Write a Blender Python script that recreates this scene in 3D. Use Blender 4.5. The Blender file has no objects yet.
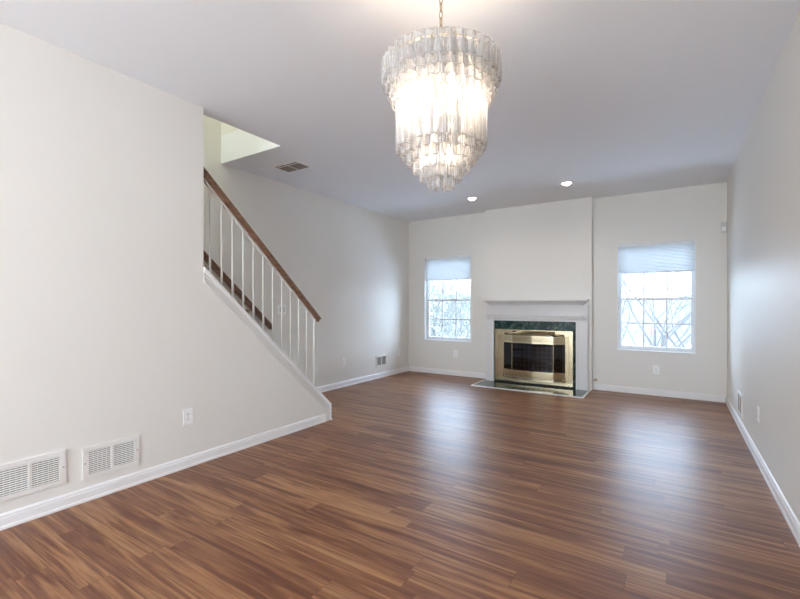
import bpy, bmesh, math, random
from mathutils import Vector, Matrix
random.seed(7)
S = bpy.context.scene
COL = S.collection
# ---------------------------------------------------------------- camera
cam_d = bpy.data.cameras.new('camera'); cam = bpy.data.objects.new('camera', cam_d); COL.objects.link(cam)
cam.location = (0, 0, 1.215); cam.rotation_euler = (math.pi/2, 0, 0.57698098)
cam_d.sensor_width = 36; cam_d.lens = 36*422.754/800; cam_d.shift_y = 5.24/800; cam_d.clip_start = .02; cam_d.clip_end = 500
S.camera = cam
# ---------------------------------------------------------------- exposure
S.view_settings.view_transform = 'Standard'; S.view_settings.look = 'None'
S.view_settings.gamma = 1; S.view_settings.use_curve_mapping = False; S.view_settings.exposure = 0.26
S.cycles.transparent_max_bounces = 64; S.cycles.max_bounces = 14; S.cycles.diffuse_bounces = 6
S.cycles.glossy_bounces = 8; S.cycles.transmission_bounces = 8
S.cycles.sample_clamp_indirect = 6; S.cycles.caustics_reflective = False; S.cycles.caustics_refractive = False
# room numbers (metres)
H = 2.74; XL = -4.116; XR = .54; XN = -3.058; YB = 6.614; YF = -3.2
WT = .12                    # near left wall thickness
YC = 1.912; YS = 3.342      # end of full-height wall, end of stair knee wall
CW = 1.506; SL = (1.506-.176)/(YS-YC)     # cap top height, stair slope
# ---------------------------------------------------------------- world
w = bpy.data.worlds.new('overcast_sky'); S.world = w; w.use_nodes = True
nt = w.node_tree; nt.nodes.clear()
out = nt.nodes.new('ShaderNodeOutputWorld'); bg = nt.nodes.new('ShaderNodeBackground')
tc = nt.nodes.new('ShaderNodeTexCoord'); sp = nt.nodes.new('ShaderNodeSeparateXYZ'); cr = nt.nodes.new('ShaderNodeValToRGB')
cr.color_ramp.elements[0].position = 0.0; cr.color_ramp.elements[0].color = (.66, .82, 1.0, 1)
cr.color_ramp.elements[1].position = .8; cr.color_ramp.elements[1].color = (.52, .71, 1.0, 1)
nt.links.new(tc.outputs['Generated'], sp.inputs[0]); nt.links.new(sp.outputs['Z'], cr.inputs[0])
nt.links.new(cr.outputs[0], bg.inputs[0]); bg.inputs[1].default_value = 13.5
nt.links.new(bg.outputs[0], out.inputs[0])

def area(name, loc, rot, sx, sy, power, color, portal=False):
    d = bpy.data.lights.new(name, 'AREA'); d.shape = 'RECTANGLE'; d.size = sx; d.size_y = sy; d.energy = power; d.color = color
    if portal: d.cycles.is_portal = True
    o = bpy.data.objects.new(name, d); o.location = loc; o.rotation_euler = rot; COL.objects.link(o); return o
PI = math.pi
# daylight portals in the two back windows, facing into the room (-Y)
area('window_portal', (-.23, 6.80, 1.12), (-PI/2, 0, 0), .92, 1.12, 1, (1, 1, 1), True)
area('window_portal', (-3.327, 6.80, 1.12), (-PI/2, 0, 0), .92, 1.12, 1, (1, 1, 1), True)
# added warm fill lamp behind the camera, tilted up to brighten the ceiling
area('rear_fill', (-1.0, YF+.15, 1.25), (PI/2+math.radians(35), 0, 0), 2.4, 1.8, 46, (1.0, .79, .54))
area('stair_hall_daylight', (-3.65, .6, 5.0), (math.radians(25), 0, 0), .8, 1.6, 34, (.90, 1.0, .90))

# ---------------------------------------------------------------- materials
def mat(name, color, rough=.5, metal=0, spec=.5, bump=None, var=None, emit=None):
    m = bpy.data.materials.new(name); m.use_nodes = True; n = m.node_tree; b = n.nodes['Principled BSDF']
    b.inputs['Base Color'].default_value = (*color, 1); b.inputs['Roughness'].default_value = rough
    b.inputs['Metallic'].default_value = metal; b.inputs['Specular IOR Level'].default_value = spec
    t = n.nodes.new('ShaderNodeTexCoord')
    if var:
        no = n.nodes.new('ShaderNodeTexNoise'); no.inputs['Scale'].default_value = var[0]; no.inputs['Detail'].default_value = 4
        mx = n.nodes.new('ShaderNodeMix'); mx.data_type = 'RGBA'
        mx.inputs['A'].default_value = (*color, 1); mx.inputs['B'].default_value = (*var[1], 1)
        n.links.new(t.outputs['Object'], no.inputs['Vector']); n.links.new(no.outputs['Fac'], mx.inputs['Factor'])
        n.links.new(mx.outputs['Result'], b.inputs['Base Color'])
    if bump:
        no = n.nodes.new('ShaderNodeTexNoise'); no.inputs['Scale'].default_value = bump[0]; no.inputs['Detail'].default_value = 3
        bu = n.nodes.new('ShaderNodeBump'); bu.inputs['Strength'].default_value = bump[1]; bu.inputs['Distance'].default_value = .002
        n.links.new(t.outputs['Object'], no.inputs['Vector']); n.links.new(no.outputs['Fac'], bu.inputs['Height'])
        n.links.new(bu.outputs[0], b.inputs['Normal'])
    if emit:
        b.inputs['Emission Color'].default_value = (*emit[0], 1); b.inputs['Emission Strength'].default_value = emit[1]
    return m
M = {}
M['wall'] = mat('wall_paint', (.79, .762, .71), .46, spec=.4, bump=(220, .10), var=(.6, (.80, .774, .725)))
M['ceil'] = mat('ceiling_paint', (.84, .85, .87), .8, bump=(160, .12), var=(.5, (.85, .86, .88)))
M['trim'] = mat('white_trim_paint', (.85, .84, .83), .32)
M['rail_white'] = mat('baluster_paint', (.68, .655, .62), .45)
M['mantel'] = mat('mantel_paint', (.73, .715, .70), .38, var=(3, (.75, .735, .72)))
M['vinyl'] = mat('window_vinyl', (.80, .84, .88), .35)
M['plate'] = mat('wall_plate_plastic', (.92, .92, .91), .3)
M['slot'] = mat('slot_dark', (.05, .05, .05), .6)
M['screw'] = mat('screw_metal', (.35, .33, .3), .4, .8)
M['vent'] = mat('register_enamel', (.80, .78, .74), .4)
M['vent_dark'] = mat('duct_dark', (.16, .13, .10), .8)
M['vent_shade'] = mat('register_vanes_shade', (.42, .39, .35), .45)  # right register vanes: shading between them put into a darker colour
M['vent_brown'] = mat('ceiling_register_slat', (.30, .25, .21), .5, .2)
M['duct_brown'] = mat('ceiling_duct_inside', (.15, .12, .10), .8)
M['brass'] = mat('polished_brass', (.62, .52, .33), .2, 1, var=(5, (.68, .59, .41)))
M['brass_satin'] = mat('satin_brass', (.50, .40, .25), .32, 1, var=(30, (.44, .35, .21)))
M['brass_reflect'] = mat('brass_dark_reflection', (.10, .075, .05), .4, .6)  # plates beside the hood, dark reflection painted into their colour
M['chain'] = mat('antique_brass_chain', (.42, .33, .22), .35, .9)
M['black'] = mat('black_iron', (.015, .015, .016), .5)
M['soot'] = mat('sooty_firebrick', (.05, .045, .045), .85, var=(14, (.02, .02, .02)))
M['sensor'] = mat('sensor_plastic', (.64, .63, .60), .4)
M['bulb'] = mat('lit_bulb', (1, 1, 1), .3, emit=((1.0, .94, .86), 10))
M['downbulb'] = mat('lit_flood_lens', (1, 1, 1), .3, emit=((1.0, .93, .82), 9))
M['log'] = mat('charred_log', (.11, .08, .06), .9, bump=(30, .8), var=(18, (.03, .025, .02)))
M['bark'] = mat('grey_bark', (.05, .045, .042), .9, bump=(20, .5), var=(6, (.07, .06, .055)))
M['twig'] = mat('brush_twig', (.095, .085, .075), .9, var=(2, (.12, .11, .095)))
M['leaf'] = mat('pale_green_foliage', (.125, .13, .095), .8, var=(1.5, (.175, .165, .14)))
M['ground'] = mat('winter_field', (.155, .147, .135), .95, var=(.9, (.24, .23, .22)))
M['bounce_ground'] = mat('near_ground_bounce', (.80, .81, .82), .8, var=(.5, (.86, .86, .86)))  # added reflector: unseen near ground, kept bright to bounce light onto the ceiling
M['ridge'] = mat('wooded_ridge', (.105, .11, .12), .95, var=(.08, (.125, .13, .135)))

def glass_mat(name, tint, gloss, gfac, tfac=None):
    m = bpy.data.materials.new(name); m.use_nodes = True; n = m.node_tree; n.nodes.clear()
    o = n.nodes.new('ShaderNodeOutputMaterial'); tr = n.nodes.new('ShaderNodeBsdfTransparent'); gl = n.nodes.new('ShaderNodeBsdfGlossy')
    tr.inputs[0].default_value = (*tint, 1); gl.inputs['Roughness'].default_value = gloss
    lw = n.nodes.new('ShaderNodeLayerWeight'); lw.inputs[0].default_value = gfac
    mx = n.nodes.new('ShaderNodeMixShader'); n.links.new(lw.outputs['Fresnel'], mx.inputs[0])
    n.links.new(tr.outputs[0], mx.inputs[1]); n.links.new(gl.outputs[0], mx.inputs[2])
    if tfac is None: n.links.new(mx.outputs[0], o.inputs[0]); return m
    df = n.nodes.new('ShaderNodeBsdfDiffuse'); tl = n.nodes.new('ShaderNodeBsdfTranslucent')
    for q in (df, tl): q.inputs[0].default_value = (.97, .95, .94, 1)
    m2 = n.nodes.new('ShaderNodeMixShader'); m2.inputs[0].default_value = .5
    n.links.new(df.outputs[0], m2.inputs[1]); n.links.new(tl.outputs[0], m2.inputs[2])
    m3 = n.nodes.new('ShaderNodeMixShader')
    # thicker glass towards the silhouette of every lobe: frosts more at grazing angles
    fr = n.nodes.new('ShaderNodeLayerWeight'); fr.inputs[0].default_value = .5
    mr = n.nodes.new('ShaderNodeMapRange'); mr.inputs['To Min'].default_value = tfac[0]; mr.inputs['To Max'].default_value = tfac[1]
    n.links.new(fr.outputs['Facing'], mr.inputs['Value']); n.links.new(mr.outputs[0], m3.inputs[0])
    n.links.new(mx.outputs[0], m3.inputs[1]); n.links.new(m2.outputs[0], m3.inputs[2]); n.links.new(m3.outputs[0], o.inputs[0])
    return m
M['pane'] = glass_mat('window_pane_glass', (.97, .985, .99), .0, .15)
M['fire_glass'] = glass_mat('smoked_fire_glass', (.42, .41, .44), .03, .35)
M['crystal'] = glass_mat('clear_crystal_prism', (.998, .998, .998), .06, .2, (.07, .42))
M['crystal_cut'] = glass_mat('cut_crystal_edge', (.998, .998, .998), .12, .3, (.35, .78))

def shade_mat():
    m = bpy.data.materials.new('cellular_shade_fabric'); m.use_nodes = True; n = m.node_tree; n.nodes.clear()
    o = n.nodes.new('ShaderNodeOutputMaterial'); d = n.nodes.new('ShaderNodeBsdfDiffuse'); t = n.nodes.new('ShaderNodeBsdfTranslucent')
    d.inputs[0].default_value = (.82, .83, .84, 1); t.inputs[0].default_value = (.76, .77, .76, 1)
    x = n.nodes.new('ShaderNodeMixShader'); x.inputs[0].default_value = .45
    n.links.new(d.outputs[0], x.inputs[1]); n.links.new(t.outputs[0], x.inputs[2]); n.links.new(x.outputs[0], o.inputs[0]); return m
M['shade'] = shade_mat()

def marble_mat():
    m = bpy.data.materials.new('green_marble'); m.use_nodes = True; n = m.node_tree; b = n.nodes['Principled BSDF']
    t = n.nodes.new('ShaderNodeTexCoord'); no = n.nodes.new('ShaderNodeTexNoise'); no.inputs['Scale'].default_value = 3.5
    no.inputs['Detail'].default_value = 8; no.inputs['Distortion'].default_value = 3.0; no.inputs['Roughness'].default_value = .65
    r = n.nodes.new('ShaderNodeValToRGB'); e = r.color_ramp.elements
    e[0].position = .30; e[0].color = (.008, .022, .02, 1); e[1].position = .50; e[1].color = (.012, .035, .032, 1)
    for p, c in ((.545, (.03, .07, .06, 1)), (.565, (.16, .24, .20, 1)), (.585, (.022, .05, .045, 1)), (.75, (.008, .02, .02, 1))):
        q = e.new(p); q.color = c
    n.links.new(t.outputs['Object'], no.inputs['Vector']); n.links.new(no.outputs['Fac'], r.inputs[0]); n.links.new(r.outputs[0], b.inputs['Base Color'])
    b.inputs['Roughness'].default_value = .12; b.inputs['Specular IOR Level'].default_value = .35; return m
M['marble'] = marble_mat()

def oak_mat(name, a, c, axis_scale):
    m = bpy.data.materials.new(name); m.use_nodes = True; n = m.node_tree; b = n.nodes['Principled BSDF']
    t = n.nodes.new('ShaderNodeTexCoord'); mp = n.nodes.new('ShaderNodeMapping'); mp.inputs['Scale'].default_value = axis_scale
    no = n.nodes.new('ShaderNodeTexNoise'); no.inputs['Scale'].default_value = 6; no.inputs['Detail'].default_value = 6
    r = n.nodes.new('ShaderNodeValToRGB'); e = r.color_ramp.elements
    e[0].position = .35; e[0].color = (*a, 1); e[1].position = .65; e[1].color = (*c, 1)
    n.links.new(t.outputs['Object'], mp.inputs[0]); n.links.new(mp.outputs[0], no.inputs['Vector'])
    n.links.new(no.outputs['Fac'], r.inputs[0]); n.links.new(r.outputs[0], b.inputs['Base Color']); b.inputs['Roughness'].default_value = .35
    return m
M['oak'] = oak_mat('oak_handrail', (.12, .058, .034), (.25, .14, .085), (12, 1.2, 12))
M['tread'] = oak_mat('stair_tread_wood', (.18, .08, .035), (.36, .19, .1), (1.2, 12, 12))

def floor_mat():
    m = bpy.data.materials.new('laminate_planks'); m.use_nodes = True; n = m.node_tree; b = n.nodes['Principled BSDF']; L = n.links.new
    def math_(op, a, bb=None):
        q = n.nodes.new('ShaderNodeMath'); q.operation = op
        for i, v in enumerate((a, bb)):
            if v is None: continue
            if isinstance(v, (int, float)): q.inputs[i].default_value = v
            else: L(v, q.inputs[i])
        return q.outputs[0]
    t = n.nodes.new('ShaderNodeTexCoord'); s = n.nodes.new('ShaderNodeSeparateXYZ'); L(t.outputs['Object'], s.inputs[0])
    PW, PL = .127, 1.22
    ry = math_('DIVIDE', s.outputs['Y'], PW); row = math_('FLOOR', ry); fy = math_('FRACT', ry)
    w1 = n.nodes.new('ShaderNodeTexWhiteNoise'); w1.noise_dimensions = '1D'; L(row, w1.inputs['W'])
    rx = math_('ADD', math_('DIVIDE', s.outputs['X'], PL), math_('MULTIPLY', w1.outputs['Value'], 7.3))
    ix = math_('FLOOR', rx); fx = math_('FRACT', rx)
    cb = n.nodes.new('ShaderNodeCombineXYZ'); L(row, cb.inputs[0]); L(ix, cb.inputs[1])
    w2 = n.nodes.new('ShaderNodeTexWhiteNoise'); w2.noise_dimensions = '2D'; L(cb.outputs[0], w2.inputs['Vector'])
    # grain coordinates, shifted per plank
    gx = math_('ADD', s.outputs['X'], math_('MULTIPLY', w2.outputs['Value'], 37.0))
    gv = n.nodes.new('ShaderNodeCombineXYZ'); L(math_('MULTIPLY', gx, 1.1), gv.inputs[0]); L(math_('MULTIPLY', s.outputs['Y'], 22.0), gv.inputs[1])
    L(math_('MULTIPLY', w2.outputs['Value'], 9.0), gv.inputs[2])
    n1 = n.nodes.new('ShaderNodeTexNoise'); n1.inputs['Scale'].default_value = 1.0; n1.inputs['Detail'].default_value = 5
    n1.inputs['Distortion'].default_value = 1.0; n1.inputs['Roughness'].default_value = .55; L(gv.outputs[0], n1.inputs['Vector'])
    gv2 = n.nodes.new('ShaderNodeCombineXYZ'); L(math_('MULTIPLY', gx, 5.0), gv2.inputs[0]); L(math_('MULTIPLY', s.outputs['Y'], 110.0), gv2.inputs[1])
    n2 = n.nodes.new('ShaderNodeTexNoise'); n2.inputs['Scale'].default_value = 1.0; n2.inputs['Detail'].default_value = 3; L(gv2.outputs[0], n2.inputs['Vector'])
    v = math_('ADD', math_('MULTIPLY', n1.outputs['Fac'], 1.0), math_('MULTIPLY', math_('SUBTRACT', n2.outputs['Fac'], .5), .34))
    v = math_('ADD', v, math_('MULTIPLY', math_('SUBTRACT', w2.outputs['Value'], .5), .14))
    r = n.nodes.new('ShaderNodeValToRGB'); L(v, r.inputs[0]); e = r.color_ramp.elements
    e[0].position = .22; e[0].color = (.095, .032, .018, 1); e[1].position = .80; e[1].color = (.43, .235, .112, 1)
    for p, c in ((.42, (.165, .064, .032, 1)), (.52, (.235, .102, .047, 1)), (.60, (.31, .148, .068, 1))):
        q = e.new(p); q.color = c
    # seams
    sy = math_('LESS_THAN', math_('MINIMUM', fy, math_('SUBTRACT', 1.0, fy)), .009)
    sx = math_('LESS_THAN', math_('MINIMUM', fx, math_('SUBTRACT', 1.0, fx)), .0009)
    seam = math_('MAXIMUM', sy, sx)
    mx = n.nodes.new('ShaderNodeMix'); mx.data_type = 'RGBA'; L(math_('MULTIPLY', seam, .55), mx.inputs['Factor']); L(r.outputs[0], mx.inputs['A'])
    mx.inputs['B'].default_value = (.05, .022, .014, 1); L(mx.outputs['Result'], b.inputs['Base Color'])
    rr = math_('ADD', math_('MULTIPLY', n2.outputs['Fac'], .10), .335); L(rr, b.inputs['Roughness']); b.inputs['Specular IOR Level'].default_value = .31
    bu = n.nodes.new('ShaderNodeBump'); bu.inputs['Strength'].default_value = .12; bu.inputs['Distance'].default_value = .001
    L(math_('SUBTRACT', n2.outputs['Fac'], math_('MULTIPLY', seam, 1.0)), bu.inputs['Height']); L(bu.outputs[0], b.inputs['Normal'])
    return m
M['floor'] = floor_mat()

# ---------------------------------------------------------------- mesh helpers
def finish(bm, name, material, parent=None, smooth=False, origin=None):
    bmesh.ops.recalc_face_normals(bm, faces=bm.faces)
    if origin is not None:
        bmesh.ops.translate(bm, verts=bm.verts, vec=-Vector(origin))
    me = bpy.data.meshes.new(name); bm.to_mesh(me); bm.free()
    me.materials.append(M[material])
    if smooth:
        for p in me.polygons: p.use_smooth = True
        me.set_sharp_from_angle(angle=math.radians(40))
    o = bpy.data.objects.new(name, me); COL.objects.link(o)
    if origin is not None: o.location = origin
    if parent is not None: o.parent = parent
    return o
def box(bm, a, b, bev=0):
    x0, y0, z0 = (min(a[i], b[i]) for i in range(3)); x1, y1, z1 = (max(a[i], b[i]) for i in range(3))
    vs = [bm.verts.new(p) for p in ((x0,y0,z0),(x1,y0,z0),(x1,y1,z0),(x0,y1,z0),(x0,y0,z1),(x1,y0,z1),(x1,y1,z1),(x0,y1,z1))]
    fs = [bm.faces.new([vs[i] for i in q]) for q in ((0,3,2,1),(4,5,6,7),(0,1,5,4),(1,2,6,5),(2,3,7,6),(3,0,4,7))]
    if bev:
        es = {e for f in fs for e in f.edges}
        bmesh.ops.bevel(bm, geom=list(es), offset=bev, segments=2, affect='EDGES', profile=.5)
def nbox(name, a, b, material, parent=None, bev=0):
    bm = bmesh.new(); box(bm, a, b, bev); return finish(bm, name, material, parent)
def sweep(bm, prof, path_a, path_b, ua, va):
    """extrude a closed 2D profile (u,v) from point a to b"""
    A, B, U, V = (Vector(q) for q in (path_a, path_b, ua, va))
    r0 = [bm.verts.new(A + U*p[0] + V*p[1]) for p in prof]; r1 = [bm.verts.new(B + U*p[0] + V*p[1]) for p in prof]
    n = len(prof)
    for i in range(n): bm.faces.new((r0[i], r0[(i+1) % n], r1[(i+1) % n], r1[i]))
    bm.faces.new(r0[::-1]); bm.faces.new(r1)
def tube(bm, pts, rad, seg=8, cap=True, closed=False):
    pts = [Vector(p) for p in pts]; n = len(pts); rings = []
    rads = rad if isinstance(rad, (list, tuple)) else [rad]*n
    up = None
    for i, p in enumerate(pts):
        if closed: d = (pts[(i+1) % n]-pts[i-1]).normalized()
        else: d = (pts[min(i+1, n-1)]-pts[max(i-1, 0)]).normalized()
        if up is None:
            up = Vector((0, 0, 1)) if abs(d.z) < .9 else Vector((1, 0, 0))
        s = d.cross(up).normalized(); up = s.cross(d).normalized()
        rings.append([bm.verts.new(p + (s*math.cos(2*PI*k/seg) + up*math.sin(2*PI*k/seg))*rads[i]) for k in range(seg)])
    m = n if closed else n-1
    for i in range(m):
        a, b = rings[i], rings[(i+1) % n]
        for k in range(seg): bm.faces.new((a[k], a[(k+1) % seg], b[(k+1) % seg], b[k]))
    if cap and not closed:
        bm.faces.new(rings[0][::-1]); bm.faces.new(rings[-1])
def lathe(bm, prof, c, axis='Z', seg=32):
    """prof: list of (r, h) along axis from centre c"""
    rings = []
    for r, h in prof:
        ring = []
        for k in range(seg):
            a = 2*PI*k/seg; u, v = r*math.cos(a), r*math.sin(a)
            p = {'Z': (u, v, h), 'Y': (u, h, v), 'X': (h, u, v)}[axis]
            ring.append(bm.verts.new(Vector(c)+Vector(p)))
        rings.append(ring)
    for i in range(len(rings)-1):
        for k in range(seg): bm.faces.new((rings[i][k], rings[i][(k+1) % seg], rings[i+1][(k+1) % seg], rings[i+1][k]))
    bm.faces.new(rings[0][::-1]); bm.faces.new(rings[-1])
def grid_solid(us, vs, t0, t1, solid, emb):
    """slab with openings: one manifold mesh; emb(u, v, t) -> xyz"""
    bm = bmesh.new(); V = {}
    def vert(i, j, t):
        k = (i, j, t)
        if k not in V: V[k] = bm.verts.new(emb(us[i], vs[j], t1 if t else t0))
        return V[k]
    nu, nv = len(us)-1, len(vs)-1
    def s(i, j): return 0 <= i < nu and 0 <= j < nv and solid((us[i]+us[i+1])/2, (vs[j]+vs[j+1])/2)
    for i in range(nu):
        for j in range(nv):
            if not s(i, j): continue
            for t in (0, 1): bm.faces.new([vert(a, b, t) for a, b in ((i,j),(i+1,j),(i+1,j+1),(i,j+1))])
            for (di, dj), (a, b) in {(-1,0): ((i,j),(i,j+1)), (1,0): ((i+1,j),(i+1,j+1)), (0,-1): ((i,j),(i+1,j)), (0,1): ((i,j+1),(i+1,j+1))}.items():
                if not s(i+di, j+dj): bm.faces.new((vert(*a,0), vert(*b,0), vert(*b,1), vert(*a,1)))
    return bm
def inside(u, v, rects): return any(r[0] < u < r[1] and r[2] < v < r[3] for r in rects)
def struct(o, label=None):
    o['kind'] = 'structure'
    if label: o['label'] = label
    return o
def tag(o, label, cat, group=None, kind=None):
    o['label'] = label; o['category'] = cat
    if group: o['group'] = group
    if kind: o['kind'] = kind
    return o
def thing(name, loc, label, cat, group=None, rot=(0, 0, 0)):
    o = bpy.data.objects.new(name, None); o.location = loc; o.rotation_euler = rot; o.empty_display_size = .1; COL.objects.link(o)
    return tag(o, label, cat, group)
def dup(root, loc=None, label=None, rot=None):
    r = root.copy(); COL.objects.link(r)
    if loc is not None: r.location = loc
    if rot is not None: r.rotation_euler = rot
    if label: r['label'] = label
    for ch in list(root.children):
        c = ch.copy(); COL.objects.link(c); c.parent = r
        for g in list(ch.children):
            d = g.copy(); COL.objects.link(d); d.parent = c
    return r

# ================================================================= SETTING
struct(nbox('floor', (XL-.3, YF-.2, -.12), (XR+.3, YB+.02, 0), 'floor'), 'glossy brown wood plank laminate floor')
# ceiling with the stairwell opening
SWX = -3.172; SWY = 2.776
us = [XL-.2, XL, SWX, XR+.2]; vs = [YF-.2, .35, SWY, YB+.14]
bm = grid_solid(us, vs, H, H+.30, lambda u, v: not inside(u, v, [(XL-.3, SWX, .35, SWY)]), lambda u, v, t: (u, v, t))
struct(finish(bm, 'ceiling', 'ceil'), 'smooth white ceiling with an opening over the stairs')
# back wall with two windows and the firebox opening
WIN = {2: (-.678, .222), 1: (-3.777, -2.877)}; WZ = (.578, 2.056)
FB = (-2.22, -1.39, .05, .78)
holes = [(*WIN[1], *WZ), (*WIN[2], *WZ), FB]
us = sorted({XL-.2, XR+.2, *WIN[1], *WIN[2], FB[0], FB[1]}); vs = sorted({-.12, H+.0, *WZ, FB[2], FB[3]})
bm = grid_solid(us, vs, YB, YB+.14, lambda u, v: not inside(u, v, holes), lambda u, v, t: (u, t, v))
struct(finish(bm, 'wall_back', 'wall'), 'off-white back wall around the two windows')
struct(nbox('wall_right', (XR, YF-.2, -.12), (XR+.14, YB, H), 'wall'), 'off-white right wall')
struct(nbox('wall_stairwell', (XL-.14, YF-.2, -.12), (XL, YB, 5.4), 'wall'), 'off-white wall beyond the staircase')
# near left wall: full height, then a knee wall sloping down beside the stair
prof = [(YF, 0), (YS-.02, 0), (YS-.02, .150), (YC, CW-.02), (YC, H), (YF, H)]
bm = bmesh.new(); sweep(bm, prof, (XN-WT, 0, 0), (XN, 0, 0), (0, 1, 0), (0, 0, 1))
struct(finish(bm, 'wall_left', 'wall'), 'off-white near left wall sloping down beside the stairs')
# wall behind the camera with a wide glazed opening
bm = grid_solid([XL-.14, -2.65, .05, XR+.14], [-.12, .30, 2.2, H], YF-.14, YF, lambda u, v: not inside(u, v, [(-2.65, .05, .30, 2.2)]), lambda u, v, t: (u, t, v))
struct(finish(bm, 'wall_front', 'wall'))
# upper stairwell shaft
bm = bmesh.new(); box(bm, (XL, SWY, H+.30), (XR, SWY+.1, 5.4)); box(bm, (SWX, -.9, H+.30), (SWX+.1, SWY, 5.4)); box(bm, (XL, -1.0, H+.30), (SWX, -.9, 5.4))
struct(finish(bm, 'wall_upper_hall', 'wall'))
struct(nbox('ceiling_upper_hall', (XL-.14, -1.0, 5.4), (SWX+.2, SWY+.1, 5.5), 'ceil'))
# chimney breast
CX = (-2.572, -.990); CY = 6.485
bm = grid_solid(sorted([CX[0], CX[1], FB[0], FB[1]]), [0, FB[2], FB[3], H], CY, YB, lambda u, v: not inside(u, v, [FB]), lambda u, v, t: (u, t, v))
struct(finish(bm, 'wall_chimney', 'wall'), 'shallow projecting chimney breast above the mantel')
# firebox behind the breast
bm = bmesh.new(); d0, d1 = YB+.14, YB+.52
box(bm, (FB[0]-.05, d1, 0), (FB[1]+.05, d1+.05, .85)); box(bm, (FB[0]-.05, d0, 0), (FB[0], d1, .85)); box(bm, (FB[1], d0, 0), (FB[1]+.05, d1, .85))
box(bm, (FB[0], d0, 0), (FB[1], d1, .05)); box(bm, (FB[0], d0, FB[3]), (FB[1], d1, .85))
struct(finish(bm, 'wall_firebox', 'soot'), 'sooty inside of the fireplace')
# baseboards (profile: depth, height)
BP = [(0, 0), (.018, 0), (.018, .012), (.013, .02), (.013, .06), (.010, .063), (.010, .073), (.005, .080), (0, .084)]
def baseboard(name, runs, label=None):
    bm = bmesh.new()
    for a, b, nrm in runs: sweep(bm, BP, a, b, nrm, (0, 0, 1))
    return struct(finish(bm, name, 'trim'), label)
baseboard('baseboard_left', [((XN, YF, 0), (XN, YS-.075, 0), (1, 0, 0))], 'white baseboard along the near left wall')
baseboard('baseboard_stairwell', [((XL, 3.36, 0), (XL, YB, 0), (1, 0, 0))], 'white baseboard along the far left wall')
baseboard('baseboard_right', [((XR, YF, 0), (XR, YB, 0), (-1, 0, 0))], 'white baseboard along the right wall')
baseboard('baseboard_back', [((XL+.018, YB, 0), (CX[0]-.001, YB, 0), (0, -1, 0)), ((CX[1]+.001, YB, 0), (XR-.018, YB, 0), (0, -1, 0))], 'white baseboard along the back wall')
# knee wall cap and skirt
cs = math.atan(SL); dv = Vector((0, math.cos(cs), -math.sin(cs))); nv = Vector((0, math.sin(cs), math.cos(cs)))
A = Vector((XN-WT/2, YC, CW)); B = Vector((XN-WT/2, YS, .176))
bm = bmesh.new()
hw = WT/2+.018
# cap as a parallelogram with plumb ends
capT = .028/math.cos(cs)
sweep(bm, [(YC, CW), (YS+.004, .176-.004), (YS+.004, .0), (YS-.022, .0), (YS-.022, .176-capT+.022*SL), (YC, CW-capT)], (XN-WT-.018, 0, 0), (XN+.018, 0, 0), (0, 1, 0), (0, 0, 1))
struct(finish(bm, 'trim_1', 'trim'), 'white cap trim on the sloping stair wall')
bm = bmesh.new()
def band(z_off0, z_off1, depth, yend):
    sweep(bm, [(YC, CW-z_off0), (yend, CW-z_off0-SL*(yend-YC)), (yend, CW-z_off1-SL*(yend-YC)), (YC, CW-z_off1)], (XN, 0, 0), (XN+depth, 0, 0), (0, 1, 0), (0, 0, 1))
band(capT, .105, .010, YS-.03); band(.105, .118, .014, YS-.068); band(capT, capT+.018, .014, YS-.03)
sweep(bm, [(YS-.075, 0), (YS-.022, 0), (YS-.022, .165), (YS-.075, .215)], (XN, 0, 0), (XN+.0115, 0, 0), (0, 1, 0), (0, 0, 1))
sweep(bm, [(YS-.03, 0), (YS+.022, 0), (YS+.022, .012), (YS-.03, .012)], (XN-WT-.02, 0, 0), (XN+.022, 0, 0), (0, 1, 0), (0, 0, 1))
struct(finish(bm, 'trim_2', 'rail_white'), 'white skirt moulding under the stair wall cap')

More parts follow.
